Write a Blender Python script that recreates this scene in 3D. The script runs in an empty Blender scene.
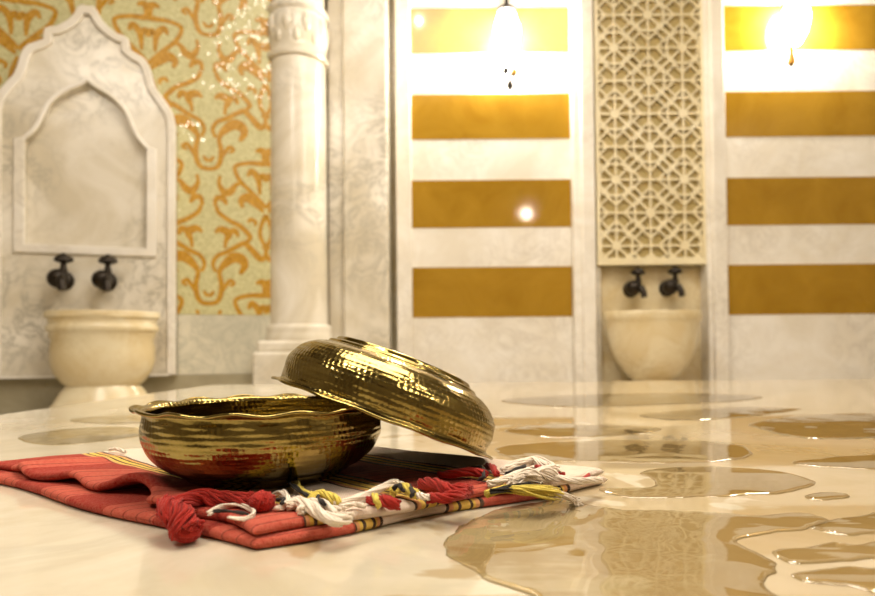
import bpy, bmesh, math, random
from mathutils import Vector, Matrix, Euler, noise
from mathutils.geometry import tessellate_polygon
random.seed(7)
C = bpy.context.scene.collection
PI = math.pi
rad = math.radians

# ------------------------------------------------------------------ camera
F = 600.0
CY = 342.5
PITCH, ROLL = rad(1.0), rad(-0.5)
CAM = Vector((0, 0, 0.105))
ROT = Matrix.Rotation(PI/2 + PITCH, 3, 'X') @ Matrix.Rotation(ROLL, 3, 'Z')
cd = bpy.data.cameras.new('camera')
cam = bpy.data.objects.new('camera', cd)
C.objects.link(cam)
cam.matrix_world = Matrix.Translation(CAM) @ ROT.to_4x4()
cd.sensor_width = 36
cd.lens = F / 875 * 36
cd.shift_y = (CY - 298) / 875
cd.clip_start = 0.01
cd.dof.use_dof = True
cd.dof.focus_distance = 0.44
cd.dof.aperture_fstop = 7.5
bpy.context.scene.camera = cam

def ray(px, py):
    return ROT @ Vector(((px - 437.5) / F, -(py - CY) / F, -1))
def hit(px, py, p0, n):
    d = ray(px, py)
    t = (Vector(p0) - CAM).dot(n) / d.dot(n)
    return CAM + d * t
def at_y(px, py, y): return hit(px, py, (0, y, 0), Vector((0, 1, 0)))
def at_z(px, py, z=0.0): return hit(px, py, (0, 0, z), Vector((0, 0, 1)))

# ------------------------------------------------------------------ object helpers
def link(name, me, mat=None, parent=None, smooth=False):
    o = bpy.data.objects.new(name, me)
    C.objects.link(o)
    if mat: me.materials.append(mat)
    if smooth:
        for p in me.polygons: p.use_smooth = True
    if parent: o.parent = parent
    return o
def tag(o, label=None, cat=None, group=None, kind=None):
    if label: o['label'] = label
    if cat: o['category'] = cat
    if group: o['group'] = group
    if kind: o['kind'] = kind
    return o
def thing(name, label, cat, loc=(0, 0, 0), rz=0.0, group=None, kind='thing'):
    o = bpy.data.objects.new(name, None)
    o.empty_display_size = 0.05
    C.objects.link(o)
    o.location = loc
    o.rotation_euler = (0, 0, rz)
    return tag(o, label, cat, group, kind)

class MB:
    """collects shapes into one mesh"""
    def __init__(s): s.v, s.f, s.uv = [], [], {}
    def add(s, v, f, uv=None):
        b = len(s.v)
        s.v += [tuple(x) for x in v]
        for i, q in enumerate(f):
            if uv: s.uv[len(s.f)] = uv[i]
            s.f.append(tuple(b + k for k in q))
        return s
    def box(s, x0, x1, y0, y1, z0, z1):
        v = [(x, y, z) for z in (z0, z1) for y in (y0, y1) for x in (x0, x1)]
        return s.add(v, [(0, 2, 3, 1), (4, 5, 7, 6), (0, 1, 5, 4), (2, 6, 7, 3), (0, 4, 6, 2), (1, 3, 7, 5)])
    def lathe(s, prof, seg=48, M=None, sx=1.0, sy=1.0, wob=None, cap=False):
        n = len(prof)
        v, f, uv = [], [], []
        L = [0]
        for i in range(1, n):
            L.append(L[-1] + math.hypot(prof[i][0]-prof[i-1][0], prof[i][1]-prof[i-1][1]))
        for j in range(seg):
            a = 2*PI*j/seg
            for i, (r, z) in enumerate(prof):
                if wob: r, z = wob(r, z, a, i)
                v.append(Vector((r*math.cos(a)*sx, r*math.sin(a)*sy, z)))
        if M: v = [M @ p for p in v]
        for j in range(seg):
            k = (j+1) % seg
            for i in range(n-1):
                f.append((j*n+i, k*n+i, k*n+i+1, j*n+i+1))
                u0, u1 = j/seg, (j+1)/seg
                uv.append(((u0, L[i]), (u1, L[i]), (u1, L[i+1]), (u0, L[i+1])))
        if cap:
            f.append(tuple(j*n for j in reversed(range(seg)))); uv.append([(0, 0)]*seg)
            f.append(tuple(j*n+n-1 for j in range(seg))); uv.append([(0, 0)]*seg)
        return s.add(v, f, uv)
    def tube(s, pts, r, seg=8, cap=True):
        pts = [Vector(p) for p in pts]
        n = len(pts)
        rr = r if isinstance(r, (list, tuple)) else [r]*n
        v, f = [], []
        up = Vector((0, 0, 1))
        prev = None
        for i, p in enumerate(pts):
            t = (pts[min(i+1, n-1)] - pts[max(i-1, 0)])
            if t.length < 1e-9: t = Vector((0, 0, 1))
            t.normalize()
            a = prev - t*prev.dot(t) if prev is not None else (up.cross(t) if abs(t.z) < .95 else Vector((1, 0, 0)).cross(t))
            if a.length < 1e-6: a = t.orthogonal()
            a.normalize(); prev = a
            b = t.cross(a)
            for k in range(seg):
                q = 2*PI*k/seg
                v.append(p + (a*math.cos(q) + b*math.sin(q))*rr[i])
        for i in range(n-1):
            for k in range(seg):
                m = (k+1) % seg
                f.append((i*seg+k, i*seg+m, (i+1)*seg+m, (i+1)*seg+k))
        if cap:
            f.append(tuple(reversed(range(seg))))
            f.append(tuple((n-1)*seg+k for k in range(seg)))
        return s.add(v, f)
    def ball(s, c, r, seg=14, rings=8, sc=(1, 1, 1)):
        prof = [(max(1e-5, math.sin(PI*i/rings)), -math.cos(PI*i/rings)) for i in range(rings+1)]
        M = Matrix.Translation(c) @ Matrix.Diagonal((r*sc[0], r*sc[1], r*sc[2], 1))
        return s.lathe(prof, seg, M)
    def build(s, name, mat=None, parent=None, smooth=False, M=None):
        me = bpy.data.meshes.new(name)
        me.from_pydata([tuple(M @ Vector(p)) for p in s.v] if M else s.v, [], s.f)
        if s.uv:
            lay = me.uv_layers.new(name='UVMap')
            for p in me.polygons:
                q = s.uv.get(p.index)
                if q:
                    for li, c in zip(p.loop_indices, q): lay.data[li].uv = c
        me.validate(); me.update()
        return link(name, me, mat, parent, smooth)

def bevel(o, w, seg=2, ang=35):
    m = o.modifiers.new('bevel', 'BEVEL'); m.width = w; m.segments = seg
    m.limit_method = 'ANGLE'; m.angle_limit = rad(ang); m.harden_normals = False
    return o
def autosmooth(o, ang=40):
    me = o.data
    bm = bmesh.new(); bm.from_mesh(me)
    for e in bm.edges:
        if len(e.link_faces) == 2 and e.calc_face_angle(0) > rad(ang): e.smooth = False
    for f in bm.faces: f.smooth = True
    bm.to_mesh(me); bm.free()
    return o

def plate(name, loops, depth, mat, parent=None, bev=0.0, M=None):
    """flat plate with holes from 2D loops, extruded by +-depth/2 (local xy), as a mesh"""
    cu = bpy.data.curves.new(name, 'CURVE')
    cu.dimensions = '2D'; cu.fill_mode = 'BOTH'
    cu.extrude = max(1e-5, depth/2 - bev); cu.bevel_depth = bev; cu.bevel_resolution = 2
    cu.offset = -bev
    for lp in loops:
        sp = cu.splines.new('POLY')
        sp.points.add(len(lp)-1)
        for i, p in enumerate(lp): sp.points[i].co = (p[0], p[1], 0, 1)
        sp.use_cyclic_u = True
    tmp = bpy.data.objects.new(name, cu)
    C.objects.link(tmp)
    dg = bpy.context.evaluated_depsgraph_get()
    me = bpy.data.meshes.new_from_object(tmp.evaluated_get(dg))
    bpy.data.objects.remove(tmp); bpy.data.curves.remove(cu)
    me.materials.clear()
    if M: me.transform(M)
    for p in me.polygons: p.use_smooth = False
    return link(name, me, mat, parent)

def catmull(pts, n=6, closed=False):
    out = []
    N = len(pts)
    rng = range(N if closed else N-1)
    g = (lambda i: pts[i % N]) if closed else (lambda i: pts[max(0, min(N-1, i))])
    for i in rng:
        p0, p1, p2, p3 = g(i-1), g(i), g(i+1), g(i+2)
        for k in range(n):
            t = k/n
            out.append(tuple(.5*((2*b)+(-a+c)*t+(2*a-5*b+4*c-d)*t*t+(-a+3*b-3*c+d)*t**3)
                             for a, b, c, d in zip(p0, p1, p2, p3)))
    if not closed: out.append(tuple(pts[-1]))
    return out

# ------------------------------------------------------------------ materials
class NT:
    def __init__(s, name):
        s.m = bpy.data.materials.new(name); s.m.use_nodes = True
        s.t = s.m.node_tree; s.n = s.t.nodes; s.l = s.t.links
        s.b = s.n['Principled BSDF']; s.out = s.n['Material Output']
    def new(s, ty, **kw):
        n = s.n.new(ty)
        for k, v in kw.items():
            if k in n.inputs: n.inputs[k].default_value = v
            else: setattr(n, k, v)
        return n
    def c(s, a, b): s.l.new(a, b)
    def math(s, op, a, b=None, c=None):
        n = s.n.new('ShaderNodeMath'); n.operation = op
        for i, x in enumerate((a, b, c)):
            if x is None: continue
            if isinstance(x, (int, float)): n.inputs[i].default_value = x
            else: s.c(x, n.inputs[i])
        return n.outputs[0]
    def ramp(s, fac, stops, interp='LINEAR'):
        n = s.n.new('ShaderNodeValToRGB'); cr = n.color_ramp; cr.interpolation = interp
        while len(cr.elements) < len(stops): cr.elements.new(0.5)
        for e, (p, col) in zip(cr.elements, stops):
            e.position = p; e.color = (*col, 1) if len(col) == 3 else col
        s.c(fac, n.inputs[0]); return n.outputs[0]
    def mix(s, fac, a, b):
        n = s.n.new('ShaderNodeMix'); n.data_type = 'RGBA'
        for sock, x in ((n.inputs[0], fac), (n.inputs[6], a), (n.inputs[7], b)):
            if isinstance(x, (int, float)): sock.default_value = x
            elif isinstance(x, tuple): sock.default_value = (*x, 1)
            else: s.c(x, sock)
        return n.outputs[2]
    def coord(s, which='Object'):
        return s.n.new('ShaderNodeTexCoord').outputs[which]
    def noise(s, vec, scale, detail=4, rough=.55, dist=0.0):
        n = s.new('ShaderNodeTexNoise', Scale=scale, Detail=detail, Roughness=rough, Distortion=dist)
        s.c(vec, n.inputs['Vector']); return n.outputs['Fac']
    def bump(s, h, strength=.3, dist=.01):
        n = s.new('ShaderNodeBump', Strength=strength, Distance=dist)
        s.c(h, n.inputs['Height']); s.c(n.outputs[0], s.b.inputs['Normal']); return n
    def set(s, **kw):
        for k, v in kw.items():
            k = k.replace('_', ' ')
            s.b.inputs[k].default_value = (*v, 1) if isinstance(v, tuple) and len(v) == 3 else v
        return s

def marble(name, base, vein, warm, scale=1.0, rough=.2, ior=1.5, vs=.5, world=True):
    t = NT(name)
    if world:
        g = t.n.new('ShaderNodeNewGeometry').outputs['Position']
    else:
        g = t.coord()
    cloud = t.noise(g, 1.6*scale, 6, .6, .8)
    n2 = t.noise(g, 3.1*scale, 8, .62, 2.2)
    veins = t.math('ABSOLUTE', t.math('SUBTRACT', n2, .5))
    vm = t.ramp(veins, [(0.0, (1, 1, 1)), (.03, (.35,)*3), (.13, (0, 0, 0))])
    c1 = t.mix(t.ramp(cloud, [(.38, (0, 0, 0)), (.62, (1, 1, 1))]), base, warm)
    gate = t.noise(g, .9*scale, 3)
    fac = t.math('MULTIPLY', vm, t.math('MULTIPLY', t.ramp(gate, [(.38, (0, 0, 0)), (.58, (1, 1, 1))]), vs))
    col = t.mix(fac, c1, vein)
    t.c(col, t.b.inputs['Base Color'])
    rr = t.noise(g, 6*scale, 3)
    t.c(t.math('MULTIPLY_ADD', rr, rough*.6, rough*.6), t.b.inputs['Roughness'])
    t.set(IOR=ior)
    return t.m

M = {}
M['marble'] = marble('white_marble', (.81, .77, .69), (.40, .37, .30), (.62, .56, .44), 1.3, .22, vs=.95)
M['marble_plain'] = marble('clean_white_marble', (.84, .81, .76), (.52, .47, .40), (.74, .69, .60), 1.4, .38, 1.4, vs=.6)
M['marble_grey'] = marble('grey_veined_marble', (.70, .66, .54), (.42, .42, .34), (.56, .54, .44), 1.8, .2, vs=.7)
M['marble_aged'] = marble('yellowed_marble', (.74, .66, .47), (.50, .38, .18), (.66, .54, .32), 2.6, .25, vs=.6)
M['marble_floor'] = marble('floor_marble', (.62, .57, .48), (.40, .37, .30), (.52, .45, .34), 2.0, .25)
M['lattice'] = marble('cream_lattice_stone', (.84, .76, .54), (.6, .5, .28), (.78, .69, .46), 2.0, .35, vs=.3)
M['lattice_back'] = marble('ochre_backing_stone', (.46, .36, .15), (.4, .3, .1), (.40, .31, .12), 2.0, .5, vs=.3)
M['plinth'] = marble('shaded_plinth_stone', (.40, .36, .25), (.3, .27, .18), (.34, .30, .20), 2.0, .4)  # shade of the recess under the carved panel is put into this colour
M['plaster'] = marble('dim_plaster', (.17, .135, .085), (.12, .1, .07), (.13, .105, .065), .8, .6)  # plaster of the unseen walls, darkened so the brass reflects a dim room

t = NT('platform_marble')          # polished slab
g = t.n.new('ShaderNodeNewGeometry').outputs['Position']
cloud = t.noise(g, 5, 6, .6, 1.2)
c1 = t.mix(t.ramp(cloud, [(.35, (0, 0, 0)), (.68, (1, 1, 1))]), (.69, .63, .51), (.49, .42, .28))
n2 = t.noise(g, 9, 8, .6, 2.0)
vm = t.ramp(t.math('ABSOLUTE', t.math('SUBTRACT', n2, .5)), [(0, (1, 1, 1)), (.05, (.3,)*3), (.14, (0, 0, 0))])
gate = t.ramp(t.noise(g, 3, 3), [(.45, (0, 0, 0)), (.6, (1, 1, 1))])
col = t.mix(t.math('MULTIPLY', t.math('MULTIPLY', vm, gate), .55), c1, (.46, .44, .34))
# soaked patches of the slab: darker stone under a film of water
xyz = t.n.new('ShaderNodeSeparateXYZ'); t.c(g, xyz.inputs[0])
edge = t.math('ADD', t.math('MULTIPLY', t.math('SUBTRACT', t.noise(g, 9, 4, .55, 1.0), .5), 1.5), t.math('MULTIPLY', xyz.outputs[0], 1.6))
wet = t.ramp(t.math('ADD', edge, t.math('MULTIPLY', t.math('SUBTRACT', t.noise(g, 26, 3, .5, .5), .5), .35)), [(.03, (0, 0, 0)), (.10, (1, 1, 1))])
col = t.mix(wet, col, t.mix(.5, col, (.34, .215, .055)))  # golden tint puts the walls' warm reflection into the wet stone colour
t.c(col, t.b.inputs['Base Color'])
dryr = t.ramp(t.noise(g, 7, 3), [(.35, (.04,)*3), (.7, (.12,)*3)])
t.c(t.mix(wet, dryr, (.012, .012, .012)), t.b.inputs['Roughness'])
t.set(IOR=2.25)
M['platform'] = t.m

t = NT('gold_band')
g = t.n.new('ShaderNodeNewGeometry').outputs['Position']
n = t.noise(g, 3, 6, .6, 1.0)
t.c(t.ramp(n, [(.3, (.29, .155, .012)), (.7, (.385, .22, .023))]), t.b.inputs['Base Color'])
t.set(Roughness=.08, IOR=1.45)
M['gold'] = t.m

def mosaic(name, c0, c1):
    t = NT(name)
    g = t.n.new('ShaderNodeNewGeometry')
    v = t.new('ShaderNodeTexVoronoi', Scale=75.0, Randomness=.55)
    t.c(g.outputs['Position'], v.inputs['Vector'])
    sep = t.n.new('ShaderNodeSeparateColor'); t.c(v.outputs['Color'], sep.inputs[0])
    t.c(t.mix(sep.outputs[0], c0, c1), t.b.inputs['Base Color'])
    sub = t.new('ShaderNodeVectorMath', operation='SUBTRACT'); t.c(v.outputs['Color'], sub.inputs[0]); sub.inputs[1].default_value = (.5, .5, .5)
    sc = t.new('ShaderNodeVectorMath', operation='SCALE'); t.c(sub.outputs[0], sc.inputs[0]); sc.inputs['Scale'].default_value = .11
    ad = t.new('ShaderNodeVectorMath', operation='ADD'); t.c(sc.outputs[0], ad.inputs[0]); t.c(g.outputs['Normal'], ad.inputs[1])
    nm = t.new('ShaderNodeVectorMath', operation='NORMALIZE'); t.c(ad.outputs[0], nm.inputs[0])
    t.c(nm.outputs[0], t.b.inputs['Normal'])
    dull = t.math('LESS_THAN', sep.outputs[2], .92)
    t.c(t.math('MULTIPLY_ADD', dull, .4, .035), t.b.inputs['Roughness'])
    t.c(t.math('MULTIPLY_ADD', dull, -.45, 1.9), t.b.inputs['IOR'])
    return t.m
M['tessera_green'] = mosaic('pale_green_tesserae', (.50, .47, .24), (.60, .57, .32))
M['tessera_gold'] = mosaic('ochre_tesserae', (.42, .205, .012), (.54, .30, .03))

t = NT('hammered_brass')
uvn = t.coord('UV')
sp = t.n.new('ShaderNodeSeparateXYZ'); t.c(uvn, sp.inputs[0])
ob = t.coord('Object')
jit = t.noise(ob, 160, 3, .6)
wv = t.math('MULTIPLY_ADD', sp.outputs[1], 2*PI/.0042, t.math('MULTIPLY', jit, 2.2))
rows = t.math('SINE', wv)
row_id = t.math('FLOOR', t.math('DIVIDE', sp.outputs[1], .0042))
du = t.math('SINE', t.math('ADD', t.math('MULTIPLY_ADD', sp.outputs[0], 2*PI*120, t.math('MULTIPLY', row_id, 1.9)), t.math('MULTIPLY', jit, 5)))
h = t.math('ADD', t.math('MULTIPLY', rows, .5), t.math('MULTIPLY', du, .38))
h = t.math('ADD', h, t.math('MULTIPLY', t.noise(ob, 55, 3), 2.2))
sz = t.n.new('ShaderNodeSeparateXYZ'); t.c(ob, sz.inputs[0])
zm_ = t.ramp(t.math('MULTIPLY', sz.outputs[2], 20), [(.18, (.12,)*3), (.5, (1, 1, 1))])
h = t.math('ADD', t.math('MULTIPLY', h, zm_), t.math('MULTIPLY', t.noise(ob, 26, 2), 3.0))
t.bump(h, .22, .0011)
pat = t.noise(ob, 38, 5, .65, .6)
t.c(t.ramp(pat, [(.35, (.37, .285, .095)), (.62, (.30, .225, .07)), (.8, (.18, .12, .035))]), t.b.inputs['Base Color'])
t.c(t.math('MULTIPLY_ADD', pat, .18, .08), t.b.inputs['Roughness'])
t.set(Metallic=1.0)
M['brass'] = t.m

t = NT('dark_bronze'); t.set(Base_Color=(.022, .015, .009), Metallic=.6, Roughness=.42); M['bronze'] = t.m
t = NT('black_iron'); t.set(Base_Color=(.02, .015, .012), Metallic=.6, Roughness=.4); M['iron'] = t.m
t = NT('lit_globe_glass'); t.set(Base_Color=(1, .95, .85), Emission_Color=(1, .91, .74), Emission_Strength=150.0, Roughness=.3); M['globe'] = t.m
t = NT('amber_glass'); t.set(Base_Color=(.75, .36, .04), Roughness=.1, Transmission_Weight=.35, IOR=1.45); M['amber'] = t.m

# water film: clear, darkens the stone beneath as wet stone does, mirror at grazing angles
def water(name, amp, scale, dist):
    t = NT(name)
    t.n.remove(t.b)
    g = t.n.new('ShaderNodeNewGeometry').outputs['Position']
    h = t.noise(g, scale, 2, .5, .6)
    bp = t.new('ShaderNodeBump', Strength=amp, Distance=dist); t.c(h, bp.inputs['Height'])
    tr = t.new('ShaderNodeBsdfTransparent'); tr.inputs[0].default_value = (.95, .88, .72, 1)
    gl = t.new('ShaderNodeBsdfGlossy', Roughness=.012); gl.inputs[0].default_value = (1, 1, 1, 1)
    fr = t.new('ShaderNodeFresnel', IOR=1.85)
    t.c(bp.outputs[0], gl.inputs['Normal']); t.c(bp.outputs[0], fr.inputs['Normal'])
    mx = t.n.new('ShaderNodeMixShader')
    t.c(fr.outputs[0], mx.inputs[0]); t.c(tr.outputs[0], mx.inputs[1]); t.c(gl.outputs[0], mx.inputs[2])
    t.c(mx.outputs[0], t.out.inputs['Surface'])
    return t.m
M['water'] = water('still_water', .10, 9, .01)
M['water_rippled'] = water('rippled_water', .22, 11, .01)

def thread(name, col, fuzz=True):
    t = NT(name)
    ob = t.coord()
    n = t.noise(ob, 900, 3)
    t.c(t.mix(n, tuple(c*.75 for c in col), tuple(min(1, c*1.2) for c in col)), t.b.inputs['Base Color'])
    t.bump(n, .5, .0006)
    t.set(Roughness=.95, Sheen_Weight=.08)
    return t.m
M['th_red'] = thread('red_thread', (.34, .011, .004))
M['th_white'] = thread('white_thread', (.80, .70, .58))
M['th_yellow'] = thread('yellow_thread', (.66, .52, .09))
M['th_black'] = thread('black_thread', (.02, .015, .012))

# towel: woven bands from UV given in metres (u along the long side, v across)
t = NT('woven_cloth')
sp = t.n.new('ShaderNodeSeparateXYZ'); t.c(t.coord('UV'), sp.inputs[0])
u, v0 = sp.outputs[0], sp.outputs[1]
ob = t.coord()
wob = t.noise(ob, 30, 2)
v = t.math('SUBTRACT', v0, t.math('MULTIPLY', u, .15))
v = t.math('ADD', v, t.math('MULTIPLY', t.math('SUBTRACT', wob, .5), .006))
RED, PINK, WHT, YEL, BLK, ORG = (.33, .007, .002), (.52, .075, .045), (.80, .66, .54), (.78, .53, .09), (.018, .012, .01), (.72, .33, .13)
fu = t.math('FRACT', t.math('MULTIPLY_ADD', u, 1/.098, .60))
fu = t.math('ADD', fu, t.math('MULTIPLY', t.math('SUBTRACT', t.noise(ob, 60, 2), .5), .05))
rib = t.math('GREATER_THAN', t.math('SINE', t.math('MULTIPLY', u, 2*PI/.0125)), .93)
pinkc = t.mix(t.math('MULTIPLY', rib, .8), PINK, (.22, .012, .008))
redzone = t.mix(t.math('GREATER_THAN', fu, .5), RED, pinkc)
rz2 = t.mix(t.math('GREATER_THAN', fu, .72), pinkc, RED)
LV = .285
def st(a, b):
    """black, cream orange, black, yellow, black, orange, black between a and b"""
    w = (b-a)
    return [(a, BLK), (a+w*.08, ORG), (a+w*.20, YEL), (a+w*.29, BLK), (a+w*.39, YEL), (a+w*.6, BLK), (a+w*.69, YEL), (a+w*.76, ORG), (a+w*.88, BLK)]
stops = [(0, RED)] + st(.029, .050) + [(.050, WHT)] + st(.101, .130) + [(.130, RED)] + st(.177, .208) + [(.208, WHT)]
stops = [(p/LV, c) for p, c in stops]
bands = t.ramp(t.math('DIVIDE', v, LV), stops, 'CONSTANT')
inred = t.math('LESS_THAN', v, .029)
inred2 = t.math('MULTIPLY', t.math('GREATER_THAN', v, .130), t.math('LESS_THAN', v, .177))
col = t.mix(inred, t.mix(inred2, bands, rz2), redzone)
fib = t.ramp(t.noise(ob, 420, 4, .75), [(.35, (0, 0, 0)), (.65, (1, 1, 1))])
wcol = t.mix(t.math('MULTIPLY', fib, .55), col, t.mix(.24, col, (.95, .5, .3)))
t.c(wcol, t.b.inputs['Base Color'])
wave = t.math('MULTIPLY', t.math('SINE', t.math('MULTIPLY', u, 2*PI/.0016)), t.math('SINE', t.math('MULTIPLY', v0, 2*PI/.0016)))
hh = t.math('ADD', t.math('ADD', t.math('MULTIPLY', fib, 1.2), t.math('MULTIPLY', wave, .35)), t.math('MULTIPLY', rib, -1.0))
t.bump(hh, .6, .0012)
t.set(Roughness=.95)
M['cloth'] = t.m

# ------------------------------------------------------------------ the room
FLOOR = -0.22
TOP = 3.7
YB = 4.20                 # face of the striped back wall
YW = 4.34                 # wall behind the panels
RX = 4.3
REAR = -3.6
# rotated back-left wall: local frame  s along the wall (to the right), z up, n towards the room
A = rad(16)
O = Vector(((85-437.5)/F*3.55, 3.55, 0))
S = Vector((math.cos(A), math.sin(A), 0))
N = Vector((math.sin(A), -math.cos(A), 0))
WL = Matrix(((S.x, 0, N.x, O.x), (S.y, 0, N.y, O.y), (0, 1, 0, 0), (0, 0, 0, 1)))   # local (s, z, n) -> world
def on_left(px, py, off=0.0):
    p = hit(px, py, O + N*off, N) - O
    return p.dot(S), p.z
sC, _ = on_left(262, 200)                      # where the column hides the corner

def struct(o): o['kind'] = 'structure'; return o
struct(MB().box(-4.2, RX, REAR, YW+.2, FLOOR-.1, FLOOR).build('floor', M['marble_floor']))
struct(MB().box(-4.2, RX, REAR, YW+.2, TOP, TOP+.1).build('ceiling', M['plaster']))
pier0 = at_y(333, 200, 4.02).x
struct(MB().box(pier0-.6, RX, YW, YW+.1, FLOOR, TOP).build('wall_back', M['marble_aged']))
mb = MB()
mb.box(-1.35, sC+.35, FLOOR, TOP, -.12, -.002)
struct(mb.build('wall_left', M['marble'], M=WL))
pl = WL @ Vector((-1.35, 0, 0))
struct(MB().box(pl.x-.1, pl.x, REAR, pl.y+.03, FLOOR, TOP).build('wall_side', M['plaster']))
struct(MB().box(RX, RX+.1, REAR, YW+.2, FLOOR, TOP).build('wall_right', M['plaster']))
struct(MB().box(-4.2, RX, REAR-.1, REAR, FLOOR, TOP).build('wall_rear', M['plaster']))

# ------------------------------------------------------------------ marble platform
pe = at_z(680, 380.5).y
px0 = at_z(0, 414).x
plat = MB().box(px0, 3.3, -1.6, pe, FLOOR, 0).build('marble_platform', M['platform'])
bevel(plat, .012, 3)
tag(plat, 'low polished wet marble platform the red cloth and brass bowls lie on', 'platform', kind='thing')

# ------------------------------------------------------------------ striped back wall
def zat(py, px, y=YB): return at_y(px, py, y).z
bands_z = [(zat(317, 490), zat(267, 490)), (zat(227.5, 490), zat(180, 490)), (zat(139, 490), zat(94, 490)), (zat(53, 490), zat(8, 490))]
step = bands_z[3][0]-bands_z[2][0]
bands_z.append((bands_z[3][0]+step, bands_z[3][1]+step))
xa0, xa1 = at_y(411.5, 200, YB).x, at_y(574.5, 200, 4.10).x-.001
xb0, xb1 = at_y(729, 200, 4.10).x+.001, RX-.02
for x0, x1, lab in ((xa0, xa1, 'tall white marble wall panel with gold bands, left of the pierced lattice niche'),
                    (xb0, xb1, 'tall white marble wall panel with gold bands, right of the pierced lattice niche')):
    th = thing('striped_wall_panel', lab, 'wall panel', ((x0+x1)/2, YB, FLOOR))
    Mi = Matrix.Translation(-Vector(th.location))
    MB().box(x0, x1, YB+.002, YW-.002, FLOOR+.002, TOP-.005).build('marble_slab', M['marble_plain'], th, M=Mi)
    for z0, z1 in bands_z:
        b = MB().box(x0+.001, x1-.001, YB-.0015, YB+.02, z0, z1).build('gold_band', M['gold'], th, M=Mi)
        b['label'] = 'polished gold band'

def trim(name, boxes, mat, bev=.012):
    mb = MB()
    for b in boxes: mb.box(*b)
    return struct(bevel(mb.build(name, mat), bev, 3))
def X(px, y): return at_y(px, 200, y).x
# frame strip left of the first panel, and the groove between it and the pier
trim('trim_1', [(X(396, 4.16), X(411.5, 4.16), 4.16, YW-.002, FLOOR+.002, TOP-.005)], M['marble_plain'])
# pilasters beside the niche
for i, (a, b) in enumerate(((574.5, 597), (709.5, 729))):
    x0, x1 = X(a, 4.10), X(b, 4.10)
    w = x1-x0
    mbx = [(x0, x1, 4.14, YW-.002, FLOOR+.002, TOP-.005)]
    mbx.append((x0+w*.34, x1-w*.04, 4.11, 4.15, FLOOR+.002, TOP-.005) if i == 0 else (x0+w*.22, x1-w*.04, 4.11, 4.15, FLOOR+.002, TOP-.005))
    trim('trim_%d' % (i+2), mbx, M['marble_plain'], .015)
# pier right of the column
tr = trim('trim_4', [(X(328, 4.08), X(388, 4.0), 4.06, YW-.002, FLOOR+.002, TOP-.005),
                (X(343, 4.0), X(388, 4.0), 4.0, 4.1, FLOOR+.002, TOP-.005)], M['marble'], .016)

# ------------------------------------------------------------------ pierced lattice screen in the niche
nx0, nx1 = X(597.5, 4.14)+.001, X(709, 4.14)-.001
lz0 = at_y(650, 265, 4.18).z
th = thing('lattice_screen', 'tall pale stone lattice screen of pierced star patterns above the right basin', 'screen', ((nx0+nx1)/2, 4.2, lz0))
Mi = Matrix.Translation(-Vector(th.location))
bk = MB().box(nx0, nx1, 4.212, 4.235, lz0, TOP-.01).build('back_panel', M['lattice_back'], th, M=Mi)
iz = lz0+.05
mb = MB()
fw = .025
for b in ((nx0, nx0+fw, lz0, TOP-.01), (nx1-fw, nx1, lz0, TOP-.01), (nx0+fw, nx1-fw, lz0, iz)):
    mb.box(b[0], b[1], 4.165, 4.211, b[2], b[3])
bevel(mb.build('screen_frame', M['lattice'], th, M=Mi), .004, 2)
mb = MB()
lx0, lx1 = nx0+fw-.004, nx1-fw+.004
P = (at_y(650, 80, 4.18).z - at_y(650, 146, 4.18).z)
PX = at_y(683, 100, 4.18).x - at_y(614.5, 100, 4.18).x
cx0, cz0 = at_y(649, 80, 4.18).x, at_y(649, 80, 4.18).z
def clip(x0, z0, x1, z1):
    t0, t1 = 0.0, 1.0
    dx, dz = x1-x0, z1-z0
    for p, q in ((-dx, x0-lx0), (dx, lx1-x0), (-dz, z0-(iz-.004)), (dz, TOP-.02-z0)):
        if abs(p) < 1e-12:
            if q < 0: return None
            continue
        r = q/p
        if p < 0: t0 = max(t0, r)
        else: t1 = min(t1, r)
    if t0 >= t1: return None
    return x0+t0*dx, z0+t0*dz, x0+t1*dx, z0+t1*dz
def bar(x0, z0, x1, z1, w, y0):
    c = clip(x0, z0, x1, z1)
    if not c: return
    x0, z0, x1, z1 = c
    d = Vector((x1-x0, z1-z0)); L = d.length
    if L < .006: return
    d /= L; n = Vector((-d.y, d.x))*w/2
    q = [(x0+n.x, z0+n.y), (x0-n.x, z0-n.y), (x1-n.x, z1-n.y), (x1+n.x, z1+n.y)]
    v = [(a, y0, b) for a, b in q] + [(a, 4.2115, b) for a, b in q]
    mb.add(v, [(0, 1, 2, 3), (7, 6, 5, 4), (0, 4, 5, 1), (1, 5, 6, 2), (2, 6, 7, 3), (3, 7, 4, 0)])
W = .018
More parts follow.
